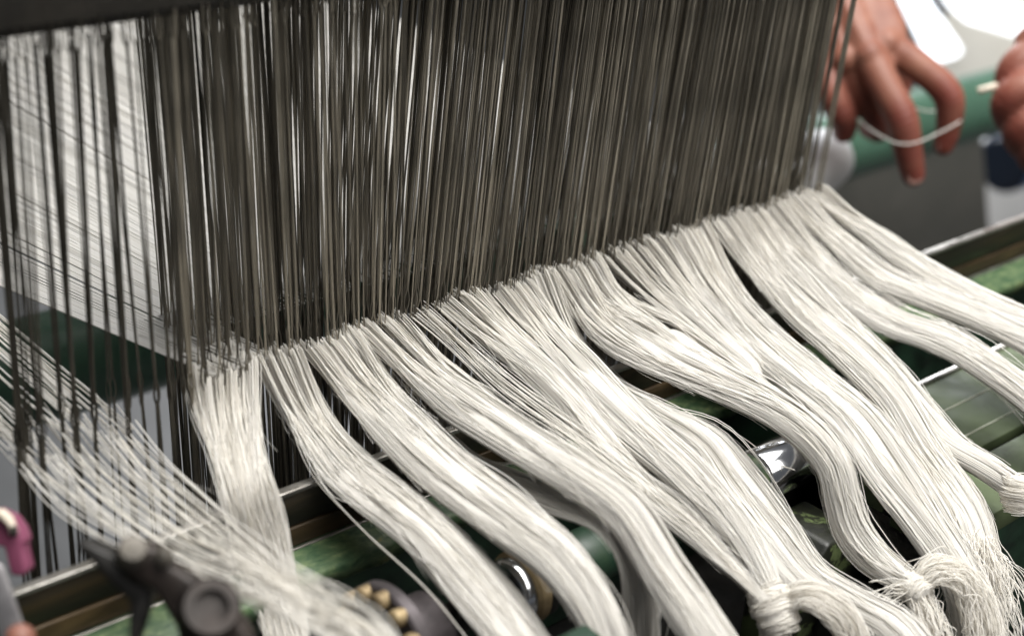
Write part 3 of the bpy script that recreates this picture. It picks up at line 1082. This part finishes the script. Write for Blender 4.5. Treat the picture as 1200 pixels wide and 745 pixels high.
# bolted flange at the near end of the shaft
b = MB()
b.lathe((0, SY, SZ), (1, 0, 0), [(-0.002, 0.006), (-0.002, 0.0235), (-0.001, 0.0245), (0.003, 0.0245), (0.004, 0.0180), (0.0055, 0.0150), (0.0195, 0.0145), (0.021, 0.0135), (0.021, 0.006)], 56)
fl = b.build("flange", M["purple"], sh, sharp=40)
for k in range(14):
    th = 2 * math.pi * (k + 0.35) / 14
    b = MB()
    b.lathe((-0.002, SY + 0.0212 * math.cos(th), SZ + 0.0212 * math.sin(th)), (-1, 0, 0), [(-0.001, 0.0), (-0.001, 0.0034), (0.0030, 0.0034), (0.0040, 0.0025), (0.0043, 0.0)], 18)
    b.build("bolt", M["brass"], fl, sharp=40)

# strip at the bottom edge, close to the lens
e = at(650, 768, d=0.50)
b = MB()
b.obox(e, ((1, 0, 0), (0, 1, 0), (0, 0, 1)), (0.017, 0.004, 0.003))
o = b.build("guard_strip", M["darkgreen"], smooth=False, bevel=0.001)
tag(o, "dull green guard strip just showing at the bottom edge right of the gear", "guard strip")

# ------------------------------------------------------------------ lever at the bottom left
DL = 0.455
lv = empty("lever", tuple(at(245, 715, d=DL)))
tag(lv, "dark brown cast lever with bolt and round boss at the bottom left corner", "lever")


def lp(px, py, d=DL):
    return at(px, py, d=d)


def plate(name, pix, d, thick, m, parent, bevel=0.0012):
    """a flat plate whose outline faces the lens side, with its own thickness"""
    pts = [at(x, y, d=d) for x, y in pix]
    w = nz(at(600, 372, d=1) - CAMP) * thick
    b = MB()
    n_ = len(pts)
    p0 = np.array(pts)
    p = np.vstack([p0, p0 + w])
    b.V.append(p)
    b.T.append(np.full(2 * n_, 0.5))
    b.n += 2 * n_
    i = np.arange(n_)
    b.F.append(np.stack([i, (i + 1) % n_, (i + 1) % n_ + n_, i + n_], -1)[:, ::-1])
    b.F.append(np.array([list(range(n_))]))
    b.F.append(np.array([list(range(n_, 2 * n_))[::-1]]))
    return b.build(name, M[m], parent, smooth=False, bevel=bevel)


plate("arm", [(128, 648), (150, 632), (180, 640), (200, 662), (232, 682), (268, 706), (292, 742), (300, 775), (215, 775), (205, 735), (178, 690), (150, 678)], DL, 0.010, "lever", lv, 0.002)
plate("claw", [(88, 634), (104, 636), (136, 652), (150, 678), (178, 694), (160, 745), (150, 775), (150, 735), (152, 705), (128, 684), (108, 660), (92, 646)], DL + 0.004, 0.012, "black", lv, 0.0015)
vd = nz(CAMP - lp(155, 645))
b = MB()
c = lp(155, 647, DL - 0.001)
b.lathe(c, nz(vd + np.array((0.1, 0, 0.5))), [(-0.004, 0.0), (-0.004, 0.0043), (0.003, 0.0043), (0.0042, 0.0036), (0.0048, 0.0)], 32)
b.build("bolt", M["bolt"], lv, sharp=40)
b = MB()
b.lathe(lp(246, 714, DL - 0.002), nz(vd + np.array((0.1, 0, 0.3))), [(-0.006, 0.0), (-0.006, 0.0092), (0.003, 0.0088), (0.0042, 0.0078), (0.0042, 0.0052), (0.001, 0.0048), (0.001, 0.0)], 40)
b.build("boss", M["lever"], lv, sharp=40)
b = MB()
b.lathe(lp(192, 652, DL), nz(vd + np.array((0, 0, 0.4))), [(-0.002, 0.0), (-0.002, 0.003), (0.002, 0.0028), (0.003, 0.0)], 24)
b.build("pin", M["bolt"], lv)

# pink clip and the strip under it at the left edge
DP = 0.50
cl = empty("clip", tuple(at(10, 640, d=DP)))
tag(cl, "pink plastic clip with an ivory insert at the left edge", "clip")
plate("body", [(-30, 600), (-4, 598), (14, 606), (24, 620), (29, 634), (26, 640), (28, 652), (32, 668), (26, 675), (12, 674), (8, 655), (4, 640), (-30, 640)], DP, 0.009, "pink", cl, 0.0016)
plate("insert", [(-20, 598), (2, 597), (12, 606), (18, 620), (18, 628), (12, 628), (8, 616), (-2, 606), (-20, 606)], DP - 0.004, 0.0035, "ivory", cl, 0.0008)
plate("strip_shim", [(12, 616), (18, 616), (19, 629), (13, 630)], DP - 0.005, 0.002, "black", cl, 0.0004)
st = plate("metal_strip", [(-10, 655), (3, 664), (14, 696), (26, 730), (22, 745), (10, 760), (-2, 745), (-10, 700)], 0.485, 0.002, "steel", None, 0.0004)
tag(st, "thin grey metal strip slanting below the pink clip at the left edge", "metal strip")
b = MB()
c = at(24, 748, d=0.47)
b.lathe(c, nz(CAMP - c), [(-0.006, 0), (-0.006, 0.0045), (0.002, 0.0045), (0.0038, 0.0032), (0.0044, 0.0)], 28)
o = b.build("knob", M["copper"])
tag(o, "reddish rounded knob at the very bottom left corner", "knob")

# ------------------------------------------------------------------ things behind the loom
BY = 0.30
bc = at(1080, 143, Y=BY)
beam_r = 0.0315
b = MB()
b.lathe((0, BY, bc[2]), (1, 0, 0), [(-0.6, 0), (-0.6, beam_r), (2.2, beam_r), (2.2, 0)], 64)
o = b.build("back_beam", M["beam"], sharp=40)
tag(o, "rounded dark green back beam crossing behind the heddles and the hand", "beam")
# white yarn package beside the curtain
c = at(966, 186, Y=0.17)
b = MB()
b.lathe(c, nz((1, 0.1, 0.05)), [(-0.10, 0.0), (-0.10, 0.024), (-0.01, 0.024), (0.006, 0.021), (0.014, 0.013), (0.017, 0.0)], 40)
o = b.build("yarn_package", M["white"])
tag(o, "white rounded yarn package half hidden behind the right end of the heddles", "yarn package")


def facing_box(name, pix, Y, depth, m, label=None, cat=None, bevel=0.004, parent=None):
    """a solid standing at a given distance behind the loom; its front lies in a plane across the room"""
    pts = [at(x, y, Y=Y) for x, y in pix]
    b = MB()
    n_ = len(pts)
    p0 = np.array(pts)
    p = np.vstack([p0, p0 + np.array((0, depth, 0))])
    b.V.append(p)
    b.T.append(np.full(2 * n_, 0.5))
    b.n += 2 * n_
    i = np.arange(n_)
    b.F.append(np.stack([i, (i + 1) % n_, (i + 1) % n_ + n_, i + n_], -1)[:, ::-1])
    b.F.append(np.array([list(range(n_))]))
    b.F.append(np.array([list(range(n_, 2 * n_))[::-1]]))
    o = b.build(name, M[m], parent, smooth=False, bevel=bevel)
    if label:
        tag(o, label, cat)
    return o


facing_box("machine_side_plate", [(820, 150), (1152, 150), (1156, 200), (1163, 300), (1163, 560), (820, 700)], 0.36, 0.05, "panel",
           "dull grey brown machine panel below the green beam behind the hand", "machine panel")
mc = at(1196, 185, Y=0.40)
mt = empty("motor", tuple(mc))
tag(mt, "dark navy round motor with a blue band at the right edge under the beam", "motor")
b = MB()
b.lathe(mc, (1, 0.0, 0), [(-0.042, 0), (-0.042, 0.028), (-0.036, 0.033), (0.2, 0.033), (0.2, 0)], 48)
b.build("housing", M["navy"], mt, sharp=40)
b = MB()
b.lathe(mc + np.array((0.0, 0, 0)), (1, 0.0, 0), [(-0.0365, 0.0332), (-0.0365, 0.0345), (0.12, 0.0345), (0.12, 0.0332)], 48)
b.build("band", M["navy_light"], mt, sharp=40)
facing_box("white_cabinet", [(1150, 200), (1300, 150), (1300, 330), (1150, 360)], 0.75, 0.3, "white",
           "white cabinet side glaring bright at the right edge above the rail", "cabinet")
# window, grey cover, roll with an added glowing sheen, blue cover at the upper right
facing_box("machine_cover", [(880, -120), (1020, -150), (1056, 0), (1084, 58), (1070, 70), (1000, 90), (880, 130)], 0.62, 0.2, "grey",
           "dark grey machine cover behind the upper hand beside the bright frame", "machine cover")
wn = facing_box("window", [(1020, -60), (1062, -50), (1086, -4), (1106, 26), (1128, 58), (1124, 66), (1078, 80), (1040, 70)], 0.9, 0.04, "window",
                "glaring white daylit window patch between the grey cover and the cream roll", "window")
tag(wn, None, None, "windows of the mill and added sheen")
facing_box("window", [(1108, -30), (1140, -30), (1165, 2), (1200, 14), (1225, 20), (1225, 46), (1190, 42), (1150, 30), (1125, 8)], 0.80, 0.03, "window",  # added sheen pane, not a window; shares the window's name and material
           "slanting glowing pane added as the bright sheen across the top of the cream roll", "window")["group"] = "windows of the mill and added sheen"  # added glowing pane in front of the roll, standing for its highlight
b = MB()
c = at(1190, 52, Y=0.95)
b.lathe(c, nz((1, 0.0, 0)), [(-0.105, 0), (-0.105, 0.09), (-0.09, 0.105), (0.9, 0.105), (0.9, 0)], 64)
o = b.build("cloth_roll", M["cream"], sharp=50)
tag(o, "large cream cloth roll with a bright sheen at the upper right", "cloth roll")
facing_box("blue_cover", [(1150, -60), (1300, -60), (1300, 40), (1200, 16), (1165, -6)], 1.6, 0.1, "blue",
           "blurred blue cover in the top right corner behind the roll", "cover")

b = MB()
b.box((-4, -3, -0.82), (6, 6, -0.80))
o = b.build("floor", M["floor"], smooth=False)
o["kind"] = "structure"
b = MB()
b.box((-4, 4.0, -0.80), (6, 4.1, 3.2))
o = b.build("back_wall", M["wall"], smooth=False)
o["kind"] = "structure"

# ------------------------------------------------------------------ the weaver's hands


def chain(b, pts, rad, k=18, seg=10):
    """tapered limb through joints with rounded ends"""
    pts = np.array(pts, float)
    C = catmull(np.hstack([pts, np.array(rad)[:, None]]), seg * (len(pts) - 1) + 1)
    T0, T1 = nz(C[1, :3] - C[0, :3]), nz(C[-1, :3] - C[-2, :3])
    pre, post = [], []
    for a in (1.0, 0.9, 0.72, 0.45):
        r = C[0, 3]
        pre.append([*(C[0, :3] - T0 * r * a), max(1e-4, r * math.sqrt(max(0, 1 - a * a)))])
        r = C[-1, 3]
        post.append([*(C[-1, :3] + T1 * r * a), max(1e-4, r * math.sqrt(max(0, 1 - a * a)))])
    Q = np.vstack([pre, C, post[::-1]])
    b.tubes(Q[None, :, :3], Q[None, :, 3], k)


def blob(b, c, ax, rads):
    A = [nz(a) for a in ax]
    th = np.linspace(0, np.pi, 14)
    ph = np.linspace(0, 2 * np.pi, 24, endpoint=False)
    V = []
    for t in th:
        for p in ph:
            V.append(np.array(c) + A[0] * rads[0] * math.sin(t) * math.cos(p) + A[1] * rads[1] * math.sin(t) * math.sin(p) + A[2] * rads[2] * math.cos(t))
    idx = np.arange(14 * 24).reshape(14, 24)
    A_, B_ = idx[:-1], idx[1:]
    b.add(V, np.stack([A_, B_, np.roll(B_, -1, 1), np.roll(A_, -1, 1)], -1).reshape(-1, 4))


HD = 1.03
hb = MB()


def hp_(px, py, dd=0.0):
    return at(px, py, d=HD + dd)


# hand at the curtain: wrist above the frame, back of the hand towards us, fingers hanging down
wrist = hp_(950, -80, 0.035)
arm = [hp_(900, -420, 0.20), hp_(932, -230, 0.11), hp_(944, -125, 0.05), wrist]
chain(hb, arm, [0.040, 0.034, 0.028, 0.027])
mcp = {"index": hp_(1038, 52, 0.0), "middle": hp_(1019, 66, -0.006), "ring": hp_(992, 70, 0.002), "little": hp_(966, 66, 0.012)}
for k_, c_ in mcp.items():   # metacarpals carry the palm
    chain(hb, [wrist + (c_ - mcp["middle"]) * 0.35, (wrist + (c_ - mcp["middle"]) * 0.55) * 0.5 + c_ * 0.5, c_], [0.016, 0.0145, 0.0118])
blob(hb, (wrist + mcp["middle"] + mcp["ring"] + mcp["index"]) / 4 + np.array((0, 0.006, -0.002)), (mcp["index"] - mcp["little"], wrist - mcp["middle"], np.cross(mcp["index"] - mcp["little"], wrist - mcp["middle"])), (0.037, 0.046, 0.013))
chain(hb, [mcp["index"], hp_(1084, 84, -0.004), hp_(1111, 112, -0.004), hp_(1112, 146, 0.004), hp_(1106, 170, 0.010)], [0.0115, 0.0100, 0.0100, 0.0086, 0.0072])
chain(hb, [mcp["middle"], hp_(1038, 104, -0.016), hp_(1056, 138, -0.020), hp_(1064, 176, -0.014), hp_(1070, 205, -0.008)], [0.0120, 0.0108, 0.0108, 0.0094, 0.0078])
chain(hb, [mcp["ring"], hp_(1012, 108, 0.006), hp_(1028, 138, 0.016), hp_(1030, 152, 0.034), hp_(1018, 150, 0.050)], [0.0115, 0.0100, 0.0098, 0.0088, 0.0074])
chain(hb, [mcp["little"], hp_(974, 106, 0.002), hp_(984, 130, 0.004), hp_(990, 144, 0.010), hp_(989, 154, 0.014)], [0.0110, 0.0098, 0.0096, 0.0088, 0.0080])
for k_ in ("index", "middle", "ring"):
    c_ = mcp[k_]
    up_ = nz(CAMP - c_)
    w_ = wrist + (c_ - mcp["middle"]) * 0.35
    chain(hb, [w_ + up_ * 0.0125, (w_ + c_) / 2 + up_ * 0.0130, c_ + up_ * 0.0085], [0.0034, 0.0036, 0.0042])
    blob(hb, c_ + up_ * 0.004, ((1, 0, 0), (0, 1, 0), (0, 0, 1)), (0.0105, 0.0105, 0.0105))
tb = wrist * 0.62 + mcp["index"] * 0.38 + np.array((0.006, 0.012, -0.004))
chain(hb, [tb, hp_(1040, 60, 0.040), hp_(1050, 100, 0.052), hp_(1040, 134, 0.050)], [0.0165, 0.0130, 0.0108, 0.0080])
# second hand at the right edge, fingers closed over the thread
w2 = hp_(1330, 20, 0.05)
chain(hb, [hp_(1560, -260, 0.20), hp_(1430, -110, 0.11), w2], [0.038, 0.032, 0.026])
kn = [hp_(1238, 58, 0.004), hp_(1246, 88, -0.004), hp_(1250, 118, -0.004), hp_(1250, 146, 0.004)]
for c_ in kn:
    chain(hb, [w2 + (c_ - kn[1]) * 0.35, (w2 + c_) / 2 + (c_ - kn[1]) * 0.1, c_], [0.016, 0.015, 0.0125])
blob(hb, (w2 + kn[1] + kn[2]) / 3, (kn[0] - kn[3], w2 - kn[1], np.cross(kn[0] - kn[3], w2 - kn[1])), (0.034, 0.045, 0.016))
chain(hb, [kn[0], hp_(1206, 66, -0.010), hp_(1186, 88, -0.008), hp_(1190, 112, 0.006), hp_(1208, 122, 0.014)], [0.0125, 0.0115, 0.0112, 0.0098, 0.0085])
chain(hb, [kn[1], hp_(1210, 98, -0.018), hp_(1182, 118, -0.014), hp_(1186, 142, 0.002), hp_(1206, 148, 0.012)], [0.0128, 0.0118, 0.0114, 0.0100, 0.0086])
chain(hb, [kn[2], hp_(1214, 132, -0.016), hp_(1194, 152, -0.012), hp_(1198, 170, 0.004), hp_(1216, 172, 0.014)], [0.0122, 0.0112, 0.0108, 0.0096, 0.0084])
chain(hb, [kn[3], hp_(1222, 160, -0.010), hp_(1208, 176, -0.006), hp_(1212, 190, 0.006), hp_(1226, 190, 0.014)], [0.0110, 0.0100, 0.0096, 0.0088, 0.0076])
chain(hb, [w2 * 0.6 + kn[0] * 0.4, hp_(1250, 30, -0.004), hp_(1218, 40, -0.010), hp_(1204, 48, -0.008)], [0.017, 0.013, 0.0105, 0.0085])
o = hb.build("person", M["skin"])
rm = o.modifiers.new("skin", "REMESH")
rm.mode = "VOXEL"
rm.voxel_size = 0.0013
sm = o.modifiers.new("soft", "SMOOTH")
sm.factor = 0.5
sm.iterations = 6
dg = bpy.context.evaluated_depsgraph_get()
me2 = bpy.data.meshes.new_from_object(o.evaluated_get(dg))
o.modifiers.clear()
old = o.data
o.data = me2
bpy.data.meshes.remove(old)
me2.polygons.foreach_set("use_smooth", np.ones(len(me2.polygons), bool))
me2.update()
person = o
RUD = [hp_(*q) for q in ((1111, 112, -0.010), (1110, 165, 0.004), (1056, 138, -0.026), (1066, 178, -0.018), (1072, 206, -0.012), (1028, 138, 0.01), (986, 135, 0.0), (989, 152, 0.006),
                         (1186, 92, -0.012), (1182, 118, -0.02), (1194, 152, -0.018))]
co = np.zeros(len(me2.vertices) * 3)
me2.vertices.foreach_get("co", co)
co = co.reshape(-1, 3)
rd = np.zeros(len(co))
for q in RUD:
    rd = np.maximum(rd, np.exp(-(np.linalg.norm(co - q[None], axis=1) / 0.014) ** 2))
# skin folds across the knuckles
me2.update()
nr = np.zeros(len(co) * 3)
me2.vertices.foreach_get("normal", nr)
nr = nr.reshape(-1, 3)
FOLD = [(hp_(1111, 112, -0.004), hp_(1112, 146, 0.004) - hp_(1084, 84, -0.004)), (hp_(1056, 138, -0.020), hp_(1064, 176, -0.014) - hp_(1038, 104, -0.016)),
        (hp_(1064, 176, -0.014), hp_(1070, 205, -0.008) - hp_(1056, 138, -0.020)), (hp_(984, 130, 0.004), hp_(990, 150, 0.01) - hp_(974, 106, 0.002)),
        (hp_(1186, 88, -0.008), hp_(1190, 112, 0.006) - hp_(1206, 66, -0.010)), (hp_(1182, 118, -0.014), hp_(1186, 142, 0.002) - hp_(1210, 98, -0.018))]
for c_, ax_ in FOLD:
    ax_ = nz(ax_)
    r_ = co - c_[None]
    t_ = r_ @ ax_
    wgt = np.exp(-(t_ / 0.006) ** 2) * np.exp(-(np.linalg.norm(r_, axis=1) / 0.016) ** 4)
    co = co + nr * (wgt * 0.0005 * np.cos(t_ * 2 * np.pi / 0.0042))[:, None]
me2.vertices.foreach_set("co", co.ravel())
me2.update()
# fingers as a whole are redder than the back of the hand
fing = np.clip((np.array([c[2] for c in co]) * -1 + mcp["middle"][2]) / 0.03, 0, 1) * 0.55
rd = np.clip(np.maximum(rd, fing), 0, 1)
ra_ = me2.attributes.new("ruddy", "FLOAT", "POINT")
ra_.data.foreach_set("value", rd.astype(np.float32))
tag(person, "weaver standing behind the loom, of whom only two bare hands show, drawing a white thread", "person")


def nail(c, along, out):
    A = nz(along)
    Nn = nz(np.array(out) - A * np.dot(out, A))
    S_ = np.cross(A, Nn)
    b = MB()
    V, nu, nv = [], 7, 7
    for u in np.linspace(-1, 1, nu):
        for v in np.linspace(-1, 1, nv):
            sx = 0.0050 * u * (1 - 0.12 * v * v)
            V.append(np.array(c) + S_ * sx + A * 0.0058 * v * math.sqrt(1 - 0.25 * u * u) + Nn * (0.0012 * (1 - u * u)))
    idx = np.arange(nu * nv).reshape(nu, nv)
    b.add(V, np.stack([idx[:-1, :-1], idx[1:, :-1], idx[1:, 1:], idx[:-1, 1:]], -1).reshape(-1, 4))
    o_ = b.build("nail", M["nail"], person)
    sl = o_.modifiers.new("thick", "SOLIDIFY")
    sl.thickness = 0.0005
    return o_


tv = lambda p: nz(CAMP - p)
t_ = hp_(1070, 205, -0.008)
nail(t_ + tv(t_) * 0.0062 + (hp_(1071, 206, -0.008) - t_), hp_(1070, 205, -0.008) - hp_(1064, 176, -0.014), tv(t_) + np.array((0.25, 0, 0)))
t_ = hp_(1106, 170, 0.010)
nail(t_ + tv(t_) * 0.0058 + nz((1, 0, 0.2)) * 0.002, hp_(1106, 170, 0.010) - hp_(1112, 146, 0.004), tv(t_) + np.array((0.6, 0, 0)))

# the thread held between the hands
P = catmull([hp_(1000, 128, 0.03), hp_(1008, 142, 0.0), hp_(1030, 158, -0.024), hp_(1052, 168, -0.034), hp_(1074, 167, -0.030), hp_(1100, 156, -0.018),
             hp_(1124, 143, -0.006), hp_(1128, 136, 0.008), hp_(1112, 130, 0.018), hp_(1085, 130, 0.022), hp_(1062, 122, 0.02)], 80)
b = MB()
b.tubes(P[None], 0.0005, 8, [0.6])
o = b.build("held_thread", M["yarn"], tint=True)
tag(o, "white thread looped over the fingers of the hand beside the heddles", "thread")
b = MB()
P = catmull([hp_(1146, 107, -0.01), hp_(1160, 103, -0.012), hp_(1176, 99, -0.006), hp_(1205, 94, 0.0)], 24)
b.tubes(P[None], np.full((1, 24), 0.0022), 10)
o = b.build("hook", M["ivory"])
tag(o, "short pale reed hook poking out of the fist at the right edge", "hook")

# ------------------------------------------------------------------ light


def area(name, loc, target, size, power, col):
    l = bpy.data.lights.new(name, "AREA")
    l.shape = "RECTANGLE"
    l.size, l.size_y = size
    l.energy = power
    l.color = col
    o_ = bpy.data.objects.new(name, l)
    COL.objects.link(o_)
    o_.location = loc
    o_.rotation_euler = (Vector(target) - Vector(loc)).to_track_quat("-Z", "Y").to_euler()
    return o_


area("skylight_lamp", (0.35, -0.25, 1.9), (0.15, -0.05, 0), (1.7, 1.4), 93, (1.0, 0.985, 0.95))
area("window_lamp", (2.2, 1.9, 1.4), (0.5, 0.1, 0), (1.4, 1.4), 95, (0.93, 0.96, 1.0))
area("fill_lamp", (0.2, -1.35, 1.3), (0.12, 0, 0), (1.6, 1.0), 20, (1.0, 0.97, 0.92))  # unseen soft fill, added in front to brighten the yarn and heddles

w = bpy.data.worlds.new("World")
sc.world = w
w.use_nodes = True
bg = w.node_tree.nodes["Background"]
bg.inputs["Color"].default_value = (0.80, 0.83, 0.88, 1)
bg.inputs["Strength"].default_value = 0.12

sc.view_settings.view_transform = "Standard"
sc.view_settings.look = "None"
sc.view_settings.exposure = 0
sc.view_settings.gamma = 1
sc.render.engine = "CYCLES"
sc.cycles.use_denoising = True
sc.cycles.max_bounces = 14
sc.cycles.diffuse_bounces = 10
sc.cycles.transmission_bounces = 10
sc.cycles.transparent_max_bounces = 8
